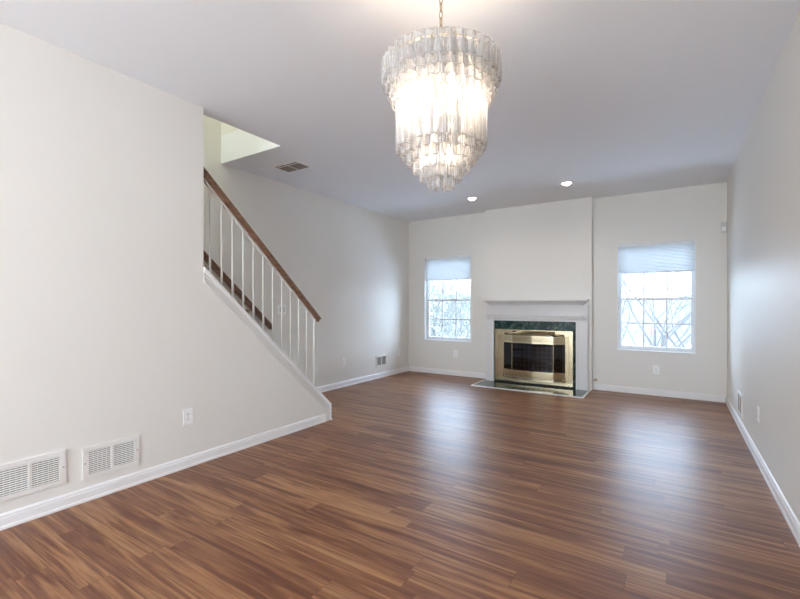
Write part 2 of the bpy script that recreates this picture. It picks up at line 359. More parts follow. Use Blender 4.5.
# ================================================================= WINDOWS
def window(n):
    x0, x1 = WIN[n]; z0, z1 = WZ; yo = YB+.075
    fr = .028
    def ring(bm, a0, a1, b0, b1, t, y0, y1):
        box(bm, (a0, y0, b0), (a0+t, y1, b1)); box(bm, (a1-t, y0, b0), (a1, y1, b1))
        box(bm, (a0+t, y0, b0), (a1-t, y1, b0+t)); box(bm, (a0+t, y0, b1-t), (a1-t, y1, b1))
    bm = bmesh.new(); ring(bm, x0, x1, z0, z1, fr, yo, YB+.14)
    root = struct(finish(bm, 'window_%d' % n, 'vinyl'), 'white vinyl sash window behind its half-raised shade')
    def prt(name, bm, m, par=root): return finish(bm, name, m, par)
    # sill board inside opening with thin edge
    bm = bmesh.new(); box(bm, (x0+.001, YB-.006, z0), (x1-.001, yo, z0+.014), .002); prt('sill', bm, 'trim')
    bm = bmesh.new(); ring(bm, x0-.0, x1+.0, z0, z1, .007, YB-.004, YB+.03); prt('jamb_bead', bm, 'trim')
    a0, a1 = x0+fr, x1-fr; zm = 1.295
    mt = .021
    def sash(b0, b1, y0, y1, bt, tt, side, name):
        bm = bmesh.new(); box(bm, (a0, y0, b0), (a0+side, y1, b1)); box(bm, (a1-side, y0, b0), (a1, y1, b1))
        box(bm, (a0+side, y0, b0), (a1-side, y1, b0+bt)); box(bm, (a0+side, y0, b1-tt), (a1-side, y1, b1))
        sa = prt(name, bm, 'vinyl')
        gx0, gx1, gz0, gz1 = a0+side, a1-side, b0+bt, b1-tt; ym = (y0+y1)/2
        bm = bmesh.new()
        for k in (1, 2):
            x = gx0+(gx1-gx0)*k/3; box(bm, (x-mt/2, ym-.014, gz0), (x+mt/2, ym-.002, gz1))
        z = (gz0+gz1)/2; box(bm, (gx0, ym-.0088, z-mt/2), (gx1, ym-.0022, z+mt/2)); g = prt('muntin_grid', bm, 'vinyl', sa)
        bm = bmesh.new(); box(bm, (gx0, ym, gz0), (gx1, ym+.004, gz1)); prt('glass_pane', bm, 'pane', sa)
    sash(z0+fr, zm+.018, yo+.004, yo+.030, .038, .036, .020, 'lower_sash')
    sash(zm-.018, z1-fr, yo+.033, yo+.058, .036, .036, .020, 'upper_sash')
    bm = bmesh.new(); xc = (x0+x1)/2
    for dx in (-.2, .2): box(bm, (xc+dx-.025, yo-.008, zm+.0), (xc+dx+.025, yo+.004, zm+.018), .003)
    prt('sash_lock', bm, 'vinyl')
window(1); window(2)

def shade(n, label):
    x0, x1 = WIN[n]; x0 += .010; x1 -= .010; yc = YB+.036; zt = WZ[1]-.009; zb = 1.648
    t = thing('cellular_shade', ((x0+x1)/2, yc, zb), label, 'window shade', 'cellular shades in the back windows')
    T = Matrix.Translation(-t.location)
    def p(name, bm, m): bmesh.ops.transform(bm, matrix=T, verts=bm.verts); return finish(bm, name, m, t)
    bm = bmesh.new(); box(bm, (x0, yc-.018, zt-.028), (x1, yc+.02, zt), .003); p('head_rail', bm, 'trim')
    bm = bmesh.new(); zs = zt-.028; za = zb+.016; k = 19; dz = (zs-za)/k
    pr = []
    for i in range(k+1): pr.append((yc-.004, zs-i*dz)); pr += ([(yc-.015, zs-(i+.5)*dz)] if i < k else [])
    back = []
    for i in range(k+1): back.append((yc+.004, zs-i*dz)); back += ([(yc+.015, zs-(i+.5)*dz)] if i < k else [])
    for prof_ in (pr, back):
        r0 = [bm.verts.new((x0+.002, y, z)) for y, z in prof_]; r1 = [bm.verts.new((x1-.002, y, z)) for y, z in prof_]
        for i in range(len(r0)-1): bm.faces.new((r0[i], r0[i+1], r1[i+1], r1[i]))
    p('pleated_fabric', bm, 'shade')
    bm = bmesh.new(); box(bm, (x0+.001, yc-.014, zb), (x1-.001, yc+.014, zb+.016), .003); p('bottom_rail', bm, 'vinyl')
shade(1, 'white cellular shade half lowered in the window left of the fireplace')
shade(2, 'white cellular shade half lowered in the window right of the fireplace')

# rear opening glazing (behind the camera)
bm = bmesh.new()
for a, b in (((-2.65, YF-.1, .3), (-2.6, YF-.04, 2.2)), ((0, YF-.1, .3), (.05, YF-.04, 2.2)), ((-1.33, YF-.1, .3), (-1.27, YF-.04, 2.2)), ((-2.6, YF-.1, .3), (0, YF-.04, .35)), ((-2.6, YF-.1, 2.15), (0, YF-.04, 2.2))): box(bm, a, b)
rw = struct(finish(bm, 'window_3', 'vinyl'))

# ================================================================= FIREPLACE
fp = thing('fireplace_mantel', (-1.78, 6.45, 0), 'white painted fireplace mantel with crown shelf and corner rosettes', 'mantel')
def P(name, bm, m, par, origin=None):
    bmesh.ops.translate(bm, verts=bm.verts, vec=-Vector(par.location)); return finish(bm, name, m, par)
MX0, MX1 = -2.532, -1.030; MF = 6.42; OX0, OX1 = -2.408, -1.187; OZ = .968
bm = bmesh.new(); box(bm, (MX0, MF, .155), (OX0-.022, CY, .975), .002)
P('pilaster', bm, 'mantel', fp)
bm = bmesh.new(); box(bm, (OX1+.022, MF, .155), (MX1, CY, .975), .002); P('pilaster', bm, 'mantel', fp)
for a, b in ((MX0-.008, OX0-.016), (OX1+.016, MX1+.008)):
    bm = bmesh.new(); box(bm, (a, MF-.010, 0), (b, CY, .145), .002); box(bm, (a+.004, MF-.006, .145), (b-.004, CY, .155), .001); P('plinth_block', bm, 'mantel', fp)
bm = bmesh.new(); box(bm, (MX0, MF, .975), (MX1, CY, 1.21), .002); P('frieze_board', bm, 'mantel', fp)
# fluted band
bm = bmesh.new(); FZ0, FZ1 = .992, 1.068
prof = [(0, FZ0), (.018, FZ0), (.018, FZ0+.010)]
for k in range(3):
    zc = FZ0+.020+k*.018
    for s in range(5):
        a = PI*s/4; prof.append((.018-.012*math.sin(a), zc-.007*math.cos(a)))
prof += [(.018, FZ1-.008), (.018, FZ1), (0, FZ1)]
sweep(bm, prof, (MX0+.105, MF, 0), (MX1-.105, MF, 0), (0, -1, 0), (0, 0, 1)); P('fluted_band', bm, 'mantel', fp)
for xc in (MX0+.053, MX1-.053):
    bm = bmesh.new(); box(bm, (xc-.047, MF-.012, FZ0-.004), (xc+.047, MF, FZ1+.008), .002)
    lathe(bm, [(.038, -.012), (.038, -.022), (.032, -.027), (.028, -.014), (.020, -.014), (.014, -.026), (.004, -.028)], (xc, MF, (FZ0+FZ1)/2+.002), 'Y', 24)
    P('rosette', bm, 'mantel', fp)
# inner moulding around the marble
bm = bmesh.new()
for a, b in (((OX0-.022, MF-.006, 0), (OX0, CY, .990)), ((OX1, MF-.006, 0), (OX1+.022, CY, .990)), ((OX0, MF-.006, OZ), (OX1, CY, .990))): box(bm, a, b, .002)
P('inner_moulding', bm, 'trim', fp)
# crown: stepped loft widening to the shelf
bm = bmesh.new()
def loft(bm, steps):
    rings = []
    for x0, x1, y, z in steps:
        rings.append([bm.verts.new(q) for q in ((x0, CY, z), (x0, y, z), (x1, y, z), (x1, CY, z))])
    for i in range(len(rings)-1):
        for k in range(4): bm.faces.new((rings[i][k], rings[i][(k+1) % 4], rings[i+1][(k+1) % 4], rings[i+1][k]))
    bm.faces.new(rings[0]); bm.faces.new(rings[-1][::-1])
SHZ = .014
st = [(.070, 0, 1.180), (.070, -.010, 1.180), (.070, -.010, 1.192), (.060, -.016, 1.194), (.060, -.016, 1.200), (.052, -.022, 1.206), (.036, -.034, 1.222), (.018, -.052, 1.240), (.006, -.064, 1.246), (-.012, -.070, 1.254)]
loft(bm, [(MX0+i, MX1-i, MF+y, z+SHZ) for i, y, z in st]); P('crown_moulding', bm, 'mantel', fp)
bm = bmesh.new(); box(bm, (MX0-.034, MF-.082, 1.254+SHZ), (MX1+.008, CY, 1.277+SHZ), .004); P('mantel_shelf', bm, 'mantel', fp)

# marble surround
ms = thing('marble_surround', (-1.8, 6.46, 0), 'dark green veined marble slab surround framing the brass fireplace doors', 'fireplace surround')
MY = 6.452
BX0, BX1, BZ0, BZ1 = -2.392, -1.226, .030, .834
bm = bmesh.new(); box(bm, (OX0, MY, BZ1-.02), (OX1, CY, OZ), .001); P('top_slab', bm, 'marble', ms)
for a, b in ((OX0, BX0+.03), (BX1-.03, OX1)):
    bm = bmesh.new(); box(bm, (a, MY, 0), (b, CY, BZ1-.02), .001); P('side_slab', bm, 'marble', ms)
bm = bmesh.new(); box(bm, (BX0+.03, MY+.01, 0), (BX1-.03, CY, .055), .001); P('black_base_strip', bm, 'black', ms)  # black strip closing the gap below the brass frame
# hearth
hs = thing('hearth', (-1.78, 6.16, 0), 'low green marble hearth slab with a thin white edge strip', 'hearth')
HX0, HX1, HY0 = -2.545, -1.018, 5.905
bm = bmesh.new(); box(bm, (HX0, HY0, .0005), (HX1, MF-.012, .010)); P('marble_slab', bm, 'marble', hs)
bm = bmesh.new(); t_ = .024
for a, b in (((HX0-t_, HY0-t_, .0005), (HX1+t_, HY0, .014)), ((HX0-t_, HY0, .0005), (HX0, MF-.012, .014)), ((HX1, HY0, .0005), (HX1+t_, MF-.012, .014))): box(bm, a, b, .002)
P('white_edge_strip', bm, 'trim', hs)

# brass fireplace doors with projecting bay
bd = thing('fireplace_door_set', (-1.81, 6.44, .06), 'polished brass fireplace door set with projecting bay glass and louvres', 'fireplace doors')
BF = 6.440
G0, G1 = -2.255, -1.325            # bay at the frame plane
IW = .055
bm = bmesh.new()
box(bm, (BX0, BF-.014, BZ0), (BX0+IW, MY, BZ1), .003); box(bm, (BX1-IW, BF-.014, BZ0), (BX1, MY, BZ1), .003)
box(bm, (BX0+IW, BF-.014, BZ0), (BX1-IW, MY, .085), .003); box(bm, (BX0+IW, BF-.014, BZ1-.018), (BX1-IW, MY, BZ1), .003)
P('outer_frame', bm, 'brass', bd)
for a, b in ((BX0+IW, G0), (G1, BX1-IW)):
    bm = bmesh.new(); box(bm, (a, BF-.004, .085), (b, MY, .745), .003); P('side_panel', bm, 'brass_satin', bd)
# bay outline (x, y) in facets
BAY = [(G0, BF-.004), (G0+.16, BF-.072), ((G0+G1)/2, BF-.090), (G1-.16, BF-.072), (G1, BF-.004)]
def bayband(bm, z0, z1, th=.010, out=0, pts=BAY):
    c = [Vector((x, y)) for x, y in pts]
    f = [bm.verts.new((p.x, p.y-out, z)) for z in (z0, z1) for p in c]; r = [bm.verts.new((p.x, p.y+th, z)) for z in (z0, z1) for p in c]
    n = len(c)
    for i in range(n-1):
        bm.faces.new((f[i], f[i+1], f[n+i+1], f[n+i])); bm.faces.new((r[i+1], r[i], r[n+i], r[n+i+1]))
        bm.faces.new((f[i+1], f[i], r[i], r[i+1])); bm.faces.new((f[n+i], f[n+i+1], r[n+i+1], r[n+i]))
    bm.faces.new((f[0], f[n], r[n], r[0])); bm.faces.new((f[n-1], r[n-1], r[2*n-1], f[2*n-1]))
GZ0, GZ1 = .222, .634
for nm, za, zb_ in (('top_louvre', GZ1+.022, .735), ('bottom_louvre', .118, GZ0-.022)):
    bm = bmesh.new(); bayband(bm, za, zb_, .006, -.006); lp = P(nm, bm, 'brass_satin', bd)
    bm = bmesh.new(); n_ = 5
    for i in range(n_):
        z = za+(i+.5)*(zb_-za)/n_; bayband(bm, z-.0045, z+.0045, .004, .004)
    q = finish(bm, 'louvre_slat', 'brass', lp)
    q.data.transform(Matrix.Translation(-bd.location))
bm = bmesh.new(); bayband(bm, .735, .748, .012, .008); bayband(bm, GZ1, GZ1+.022, .012, .004); bayband(bm, GZ0-.022, GZ0, .012, .004); bayband(bm, .080, .112, .012, .006)
P('bay_rail', bm, 'brass', bd)
# stiles at the facets
for i, (x, y) in enumerate(BAY):
    if i == 2: continue
    bm = bmesh.new(); wd = .004 if i in (1, 3) else .010
    box(bm, (x-wd, y-.006, .085), (x+wd, y+.010, .74), .002); P('corner_stile', bm, 'brass', bd)
for i in range(4):
    bm = bmesh.new(); pts = [BAY[i], BAY[i+1]]; bayband(bm, GZ0, GZ1, .004, -.001, pts); P('glass_panel', bm, 'fire_glass', bd)
for x in (-1.835, -1.783):
    bm = bmesh.new(); lathe(bm, [(.004, -.10), (.004, -.116), (.010, -.120), (.010, -.128), (.005, -.132)], (x, BF, GZ0-.010), 'Y', 14); P('door_knob', bm, 'brass', bd)
# sloping hood above the bay
bm = bmesh.new()
lo = [bm.verts.new((x, y-.010, .748)) for x, y in BAY]
hi = [bm.verts.new((x, BF-.012, .816)) for x in (G0+.25, G0+.35, (G0+G1)/2, G1-.35, G1-.27)]
for i in range(4): bm.faces.new((lo[i], lo[i+1], hi[i+1], hi[i]))
lb = [bm.verts.new((x, MY-.001, .748)) for x, y in BAY]; hb = [bm.verts.new((v.co.x, MY-.001, .816)) for v in hi]
for i in range(4): bm.faces.new((lb[i+1], lb[i], hb[i], hb[i+1])); bm.faces.new((lo[i], lb[i], lb[i+1], lo[i+1])); bm.faces.new((hi[i], hi[i+1], hb[i+1], hb[i]))
bm.faces.new((lo[0], hi[0], hb[0], lb[0])); bm.faces.new((lo[4], lb[4], hb[4], hi[4]))
P('hood', bm, 'brass', bd)
for s in (0, 1):
    bm = bmesh.new(); a, b = ((BX0+IW, G0+.24) if s == 0 else (G1-.24, BX1-IW)); box(bm, (a, BF+.002, .745), (b, MY-.0005, .817)); P('hood_back_plate', bm, 'brass_reflect', bd)
for a, b, c in ((BX0+IW, G0+.15, G0+.02), (BX1-IW, G1-.15, G1-.02)):
    bm = bmesh.new(); sweep(bm, [(a, .745), (c, .745), (c, .782), (b, .782), (b, .8165), (a, .8165)], (0, BF-.012, 0), (0, BF+.0015, 0), (1, 0, 0), (0, 0, 1))
    P('top_corner_strip', bm, 'brass', bd)
# mesh screen behind the glass
bm = bmesh.new(); ys = BF+.035
for i in range(13):
    x = FB[0]+.02+i*(FB[1]-FB[0]-.04)/12; box(bm, (x-.002, ys, GZ0-.05), (x+.002, ys+.003, GZ1+.05))
for i in range(7):
    z = GZ0+i*(GZ1-GZ0)/6; box(bm, (FB[0]+.01, ys+.003, z-.002), (FB[1]-.01, ys+.006, z+.002))
P('screen_grid', bm, 'vent', bd)
# grate and logs inside
gr = thing('fire_grate', (-1.80, 6.83, .05), 'black iron grate inside the dark firebox under the logs', 'grate')
bm = bmesh.new()
for k in range(6):
    x = -2.05+k*.10; tube(bm, [(x, 6.68, .24), (x, 6.70, .15), (x, 6.95, .15), (x, 6.98, .22)], .008, 6)
for y in (6.72, 6.93): tube(bm, [(-2.08, y, .15), (-1.52, y, .15)], .008, 6)
P('grate_bar', bm, 'black', gr)
for x in (-2.03, -1.57):
    for y in (6.72, 6.93):
        bm = bmesh.new(); tube(bm, [(x, y, .051), (x, y, .15)], .008, 6); P('grate_leg', bm, 'black', gr)
def log(a, b, r, label):
    bm = bmesh.new(); a = Vector(a); b = Vector(b); n = 9
    tube(bm, [a+(b-a)*i/n + Vector((0, random.uniform(-.006, .006), random.uniform(-.006, .006))) for i in range(n+1)], [r*random.uniform(.9, 1.08) for _ in range(n+1)], 12)
    c = (a+b)/2; o = finish(bm, 'fire_log', 'log', smooth=True, origin=c); tag(o, label, 'log', 'logs in the firebox')
log((-2.08, 6.76, .205), (-1.52, 6.76, .205), .046, 'charred log lying at the front of the grate')
log((-2.04, 6.88, .207), (-1.55, 6.89, .207), .048, 'charred log lying at the back of the grate')
log((-2.02, 6.80, .29), (-1.58, 6.86, .30), .042, 'charred log lying on top of the two others')
# gas valve
gv = thing('gas_valve', (-.955, 6.61, .141), 'small brass gas valve stub at the right foot of the chimney breast', 'gas valve')
bm = bmesh.new(); lathe(bm, [(.018, 0), (.018, -.006), (.008, -.010), (.007, -.045), (.012, -.047), (.012, -.070), (.006, -.074)], (-.955, YB, .141), 'Y', 16); P('pipe', bm, 'brass_satin', gv)
bm = bmesh.new(); tube(bm, [(-.985, 6.555, .141), (-.925, 6.555, .141)], .006, 10); P('valve_key', bm, 'chain', gv)

# ================================================================= STAIRCASE
sc_ = thing('staircase', (-3.65, 3.3, 0), 'enclosed wooden staircase rising behind the sloping wall', 'staircase')
rise, run = .1895, .203
for k in range(12):
    y1 = 3.30-run*k; z = rise*(k+1)
    bm = bmesh.new(); box(bm, (XL+.002, y1-run-.002, z-.03), (XN-WT-.001, y1+.022, z), .004); P('tread', bm, 'tread', sc_)
    bm = bmesh.new(); box(bm, (XL+.002, y1-.018, z-rise+(.0005 if k else .001)), (XN-WT-.001, y1, z-.03)); P('riser', bm, 'trim', sc_)

# balustrade on the knee wall
XM = XN-WT/2
def captop(y): return CW-SL*(y-YC)
rail_line = lambda y: 2.317-.930*(y-1.916)      # top of the handrail on its centre line
br = thing('stair_balustrade', (XM, 2.6, captop(2.6)), 'brown oak stair handrail on thin white balusters above the sloping wall', 'stair railing')
RP = [(a*1.12, b*1.15) for a, b in ((-.022, -.050), (.022, -.050), (.027, -.036), (.022, -.028), (.031, -.016), (.030, -.006), (.020, -.0005), (0, .002), (-.020, -.0005), (-.030, -.006), (-.031, -.016), (-.022, -.028), (-.027, -.036))]
ra = math.atan(.930); rn = Vector((0, math.sin(ra), math.cos(ra)))
bm = bmesh.new(); ya, yb = YC+.001, 3.246
# plumb cut at the wall end, square cut at the lower end
Aa, Bb = Vector((XM, ya, rail_line(ya))), Vector((XM, yb, rail_line(yb)))
r0 = [bm.verts.new(Aa+Vector((p[0], 0, p[1]/math.cos(ra)))) for p in RP]; r1 = [bm.verts.new(Bb+Vector((p[0], 0, 0))+rn*p[1]) for p in RP]
for i in range(len(RP)): bm.faces.new((r0[i], r0[(i+1) % len(RP)], r1[(i+1) % len(RP)], r1[i]))
bm.faces.new(r0[::-1]); bm.faces.new(r1); P('handrail', bm, 'oak', br)
bm = bmesh.new(); Aa2 = Aa; 
sweep(bm, [(-.014, -.068), (.014, -.068), (.014, -.058), (-.014, -.058)], Aa+rn*0+Vector((0, .03, -.03*.93)), Bb+Vector((0, -.03, .03*.93)), (1, 0, 0), rn); P('rail_fillet', bm, 'rail_white', br)
BY = [2.005, 2.108, 2.211, 2.315, 2.421, 2.527, 2.636, 2.745, 2.852, 2.958, 3.064]
BY = [y*(3.118/3.118) for y in BY]
for y in BY:
    bm = bmesh.new(); s = .007
    box(bm, (XM-s, y-s, captop(y)-.012), (XM+s, y+s, rail_line(y)-.07), .0015); P('baluster', bm, 'rail_white', br)
bm = bmesh.new(); y = 3.172; s = .0125; box(bm, (XM-s, y-s, captop(y)-.02), (XM+s, y+s, rail_line(y)-.064), .002); P('end_post', bm, 'rail_white', br)

# wall handrail
wr = thing('wall_handrail', (XL+.06, 2.9, 1.4), 'brown oak handrail bracketed to the wall beyond the balusters', 'handrail')
wl = lambda y: 1.760-.905*(y-2.541); wa = math.atan(.905); wn = Vector((0, math.sin(wa), math.cos(wa)))
bm = bmesh.new(); y0, y1 = 1.15, 3.425
sweep(bm, [(p[0]*.85, p[1]) for p in RP], (XL+.062, y0, wl(y0)), (XL+.062, y1, wl(y1)), (1, 0, 0), wn); P('rail', bm, 'oak', wr)
for y in (1.5, 3.10):
    z = wl(y)-.075; bm = bmesh.new(); lathe(bm, [(.028, 0), (.028, .004), (.020, .008)], (XL, y, z-.045), 'X', 20)
    tube(bm, [(XL+.006, y, z-.045), (XL+.045, y, z-.040), (XL+.060, y, z-.018), (XL+.062, y, z+.012)], .006, 8); P('bracket', bm, 'chain', wr)

# ================================================================= CHANDELIER
CC = Vector((-.882, 1.693, 0))
ch = thing('chandelier', (CC.x, CC.y, 2.3), 'large lit tiered crystal prism chandelier hanging on a brass chain', 'chandelier')
bm = bmesh.new(); lathe(bm, [(.065, H), (.065, H-.008), (.05, H-.022), (.02, H-.034), (.008, H-.04)], (CC.x, CC.y, 0), 'Z', 32); P('ceiling_canopy', bm, 'chain', ch)
# chain links
z = H-.036; k = 0
bm = bmesh.new()
while z > 2.325:
    pts = []
    for a in range(14):
        t = 2*PI*a/14; u, v = .0085*math.cos(t), .021*math.sin(t)
        pts.append((CC.x+(u if k % 2 else 0)*.8+(0 if k % 2 else u*.0), CC.y+(0 if k % 2 else u), z-.021+v))
    tube(bm, pts, .0024, 6, closed=True); z -= .033; k += 1
P('chain', bm, 'chain', ch)
bm = bmesh.new(); tube(bm, [(CC.x+.004, CC.y+.003, H-.03), (CC.x-.005, CC.y, 2.55), (CC.x+.003, CC.y-.003, 2.42), (CC.x, CC.y, 2.28)], .0016, 6); P('cord', bm, 'plate', ch)
bm = bmesh.new(); lathe(bm, [(.005, 2.34), (.008, 2.325), (.012, 2.31), (.008, 2.29), (.009, 2.0), (.016, 1.98), (.007, 1.96), (.007, 1.86), (.014, 1.85), (.004, 1.835)][::-1], (CC.x, CC.y, 0), 'Z', 16); P('centre_stem', bm, 'chain', ch)
RS = .962
RINGS = [(.262, 2.294, 2.200, 36), (.246, 2.262, 2.166, 34), (.229, 2.238, 2.133, 32), (.213, 2.215, 2.104, 30), (.196, 2.235, 1.907, 28),
         (.172, 2.06, 1.880, 24), (.145, 2.00, 1.845, 20), (.115, 1.97, 1.807, 16), (.083, 1.93, 1.770, 11), (.048, 1.90, 1.738, 6)]
def prism_mesh(name, length, s=.0225):
    bm = bmesh.new(); prof = []
    for k in range(3):
        a = PI + 2*PI*k/3       # one arm points inwards, the concave face outwards
        w = .19
        prof.append((s*math.cos(a-w*.55), s*math.sin(a-w*.55))); prof.append((s*1.02*math.cos(a), s*1.02*math.sin(a))); prof.append((s*math.cos(a+w*.55), s*math.sin(a+w*.55)))
        for q, rr in ((.22, .56), (.36, .40), (.5, .33), (.64, .40), (.78, .56)):
            b = a+2*PI/3*q; prof.append((s*rr*math.cos(b), s*rr*math.sin(b)))
    levels = [(0, .90), (.003, 1), (length-.004, 1), (length, .9)]
    rings = [[bm.verts.new((x*f, y*f, z)) for x, y in prof] for z, f in levels]; n = len(prof)
    for i in range(len(rings)-1):
        for k in range(n): bm.faces.new((rings[i][k], rings[i][(k+1) % n], rings[i+1][(k+1) % n], rings[i+1][k])).material_index = 1 if k % 8 in (0, 1) else 0
    for f in (bm.faces.new(rings[0][::-1]), bm.faces.new(rings[-1])): f.material_index = 1
    bmesh.ops.recalc_face_normals(bm, faces=bm.faces)
    me = bpy.data.meshes.new(name); bm.to_mesh(me); bm.free(); me.materials.append(M['crystal']); me.materials.append(M['crystal_cut'])
    for p in me.polygons: p.use_smooth = True
    me.set_sharp_from_angle(angle=math.radians(35)); return me
rest = bmesh.new()
for ri, (r, zt, zb, n) in enumerate(RINGS):
    r *= RS
    me = prism_mesh('crystal_prism', zt-zb, .0250)
    single = ri in (0, 1, 4)
    for k in range(n):
        a = 2*PI*(k+(.5 if ri % 2 else 0))/n
        mtx = Matrix.Translation((CC.x+r*math.cos(a), CC.y+r*math.sin(a), zb+random.uniform(-.002, .002)))@Matrix.Rotation(a, 4, 'Z')
        mtx = Matrix.Translation(-ch.location)@mtx
        if single:
            o = bpy.data.objects.new('crystal_prism', me); COL.objects.link(o); o.parent = ch; o.matrix_local = mtx
        else:
            tmp = me.copy(); tmp.transform(mtx); rest.from_mesh(tmp); bpy.data.meshes.remove(tmp)
me = bpy.data.meshes.new('inner_crystal_prisms'); rest.to_mesh(me); rest.free(); me.materials.append(M['crystal']); me.materials.append(M['crystal_cut'])
for p in me.polygons: p.use_smooth = True
me.set_sharp_from_angle(angle=math.radians(35))
o = bpy.data.objects.new('inner_crystal_prism', me); COL.objects.link(o); o.parent = ch; o['kind'] = 'stuff'
# wire frame rings that carry the tiers, with spokes
for r, z in ((.250, 2.280), (.229, 2.232), (.196, 2.228), (.145, 1.99), (.083, 1.925)):
    bm = bmesh.new(); tube(bm, [(CC.x+(r-.012)*math.cos(2*PI*i/40), CC.y+(r-.012)*math.sin(2*PI*i/40), z) for i in range(40)], .003, 6, closed=True)
    for i in range(6):
        a = PI/3*i; tube(bm, [(CC.x, CC.y, z), (CC.x+(r-.012)*math.cos(a), CC.y+(r-.012)*math.sin(a), z)], .002, 5)
    P('frame_ring', bm, 'brass', ch)
def bulb(x, y, z):
    bm = bmesh.new(); lathe(bm, [(.009, -.045), (.009, 0)], (x, y, z), 'Z', 12); so = P('bulb_socket', bm, 'plate', ch)
    bm = bmesh.new(); lathe(bm, [(.006, 0), (.012, .012), (.015, .026), (.011, .042), (.004, .054), (.001, .058)], (x, y, z), 'Z', 14)
    q = finish(bm, 'bulb', 'bulb', so, True); q.data.transform(Matrix.Translation(-ch.location))
    d = bpy.data.lights.new('bulb_light', 'POINT'); d.energy = CHP; d.color = (1.0, .81, .60); d.shadow_soft_size = .03
    l = bpy.data.objects.new('bulb_light', d); l.location = (x, y, z+.028); COL.objects.link(l)
CHP = 1.75
for i in range(6):
    a = PI/3*i+.4; bulb(CC.x+.13*math.cos(a), CC.y+.13*math.sin(a), 2.13)
for i in range(4):
    a = PI/2*i+.9; bulb(CC.x+.085*math.cos(a), CC.y+.085*math.sin(a), 1.985)
for i in range(3):
    a = 2.094*i+.2; bulb(CC.x+.045*math.cos(a), CC.y+.045*math.sin(a), 1.86)

# ================================================================= CEILING FIXTURES
def downlight(x, y, label):
    t = thing('recessed_light', (x, y, H), label, 'ceiling light', 'recessed ceiling lights')
    bm = bmesh.new(); seg = 36
    prof = [(.086, 0), (.088, -.004), (.080, -.009), (.062, -.007), (.056, -.001)]
    rr = [[bm.verts.new((r*math.cos(2*PI*k/seg), r*math.sin(2*PI*k/seg), z)) for k in range(seg)] for r, z in prof]
    for i in range(len(rr)):
        a, b = rr[i], rr[(i+1) % len(rr)]
        for k in range(seg): bm.faces.new((a[k], a[(k+1) % seg], b[(k+1) % seg], b[k]))
    finish(bm, 'trim_ring', 'trim', t, True)
    bm = bmesh.new(); lathe(bm, [(.002, -.030), (.022, -.028), (.040, -.020), (.048, -.008), (.050, -.001)], (0, 0, 0), 'Z', 24); finish(bm, 'flood_bulb', 'downbulb', t, True)
    d = bpy.data.lights.new('downlight', 'SPOT'); d.energy = 13; d.color = (1, .93, .84); d.spot_size = math.radians(150); d.spot_blend = .8; d.shadow_soft_size = .04
    l = bpy.data.objects.new('downlight', d); l.location = (x, y, H-.04); COL.objects.link(l)
downlight(-2.44, 5.64, 'round recessed ceiling light nearer the left window, smaller in view')
downlight(-1.14, 5.58, 'bright round recessed ceiling light in front of the chimney breast')

# ceiling register
t = thing('ceiling_vent', (-3.54, 3.26, H), 'brown slatted ceiling air vent beside the stairwell opening', 'vent')
bm = bmesh.new(); box(bm, (-.168, -.10, -.004), (.168, .10, -.0005)); finish(bm, 'vent_back', 'duct_brown', t)
bm = bmesh.new()
for a, b in (((-.178, -.112, -.008), (.178, -.10, 0)), ((-.178, .10, -.008), (.178, .112, 0)), ((-.178, -.10, -.008), (-.166, .10, 0)), ((.166, -.10, -.008), (.178, .10, 0))): box(bm, a, b, .001)
finish(bm, 'vent_frame', 'ceil', t)
for s in (-1, 1):
    bm = bmesh.new()
    for k in range(9):
        y = -.09+k*.0225; box(bm, (s*.085-.078, y-.006, -.010), (s*.085+.078, y+.006, -.005))
    finish(bm, 'slat_bank', 'vent_brown', t)
bm = bmesh.new(); box(bm, (-.004, -.10, -.012), (.004, .10, -.004)); box(bm, (-.18, -.075, -.0125), (.175, -.067, -.004)); finish(bm, 'centre_bar', 'vent', t)

# wall returns on the near left wall (local: x = out of wall, y along wall)
def wall_grille(y0, y1, z0, z1, label):
    t = thing('return_grille', (XN, (y0+y1)/2, z0), label, 'vent', 'white return air grilles low on the left wall')
    W = (y1-y0)/2; Hh = z1-z0; m = .026; sp_ = .034
    bm = bmesh.new(); box(bm, (.0002, -W+.01, .01), (.003, W-.01, Hh-.01)); finish(bm, 'duct_back', 'vent_dark', t)
    bm = bmesh.new(); F = .009
    for a, b in (((0, -W, 0), (F, W, m)), ((0, -W, Hh-m), (F, W, Hh)), ((0, -W, m), (F, -W+sp_, Hh-m)), ((0, W-sp_, m), (F, W, Hh-m)), ((0, -.009, m), (F, .009, Hh-m))): box(bm, a, b, .0015)
    finish(bm, 'face_frame', 'vent', t)
    for s in (-1, 1):
        a, b = (-W+sp_, -.009) if s < 0 else (.009, W-sp_)
        bm = bmesh.new(); n = 12
        for k in range(n):
            z = m+(k+.5)*(Hh-2*m)/n; h = (Hh-2*m)/n
            sweep(bm, [(.0032, z+h*.30), (.0042, z+h*.36), (.0085, z-h*.10), (.0078, z-h*.18)], (0, a, 0), (0, b, 0), (1, 0, 0), (0, 0, 1))
        for k in range(1, 5):
            y = a+(b-a)*k/5; box(bm, (.0034, y-.0008, m), (.0050, y+.0008, Hh-m))
        finish(bm, 'louvre_bank', 'vent', t)
    for s in (-1, 1):
        bm = bmesh.new(); lathe(bm, [(.0045, F), (.004, F+.0015), (.002, F+.002)], (0, s*(W-.014), Hh/2), 'X', 12); finish(bm, 'screw', 'screw', t)
wall_grille(.690, 1.030, .150, .348, 'wide white return air grille at the left edge, nearest the camera')
wall_grille(1.112, 1.442, .135, .332, 'smaller white return air grille below the left wall outlet')

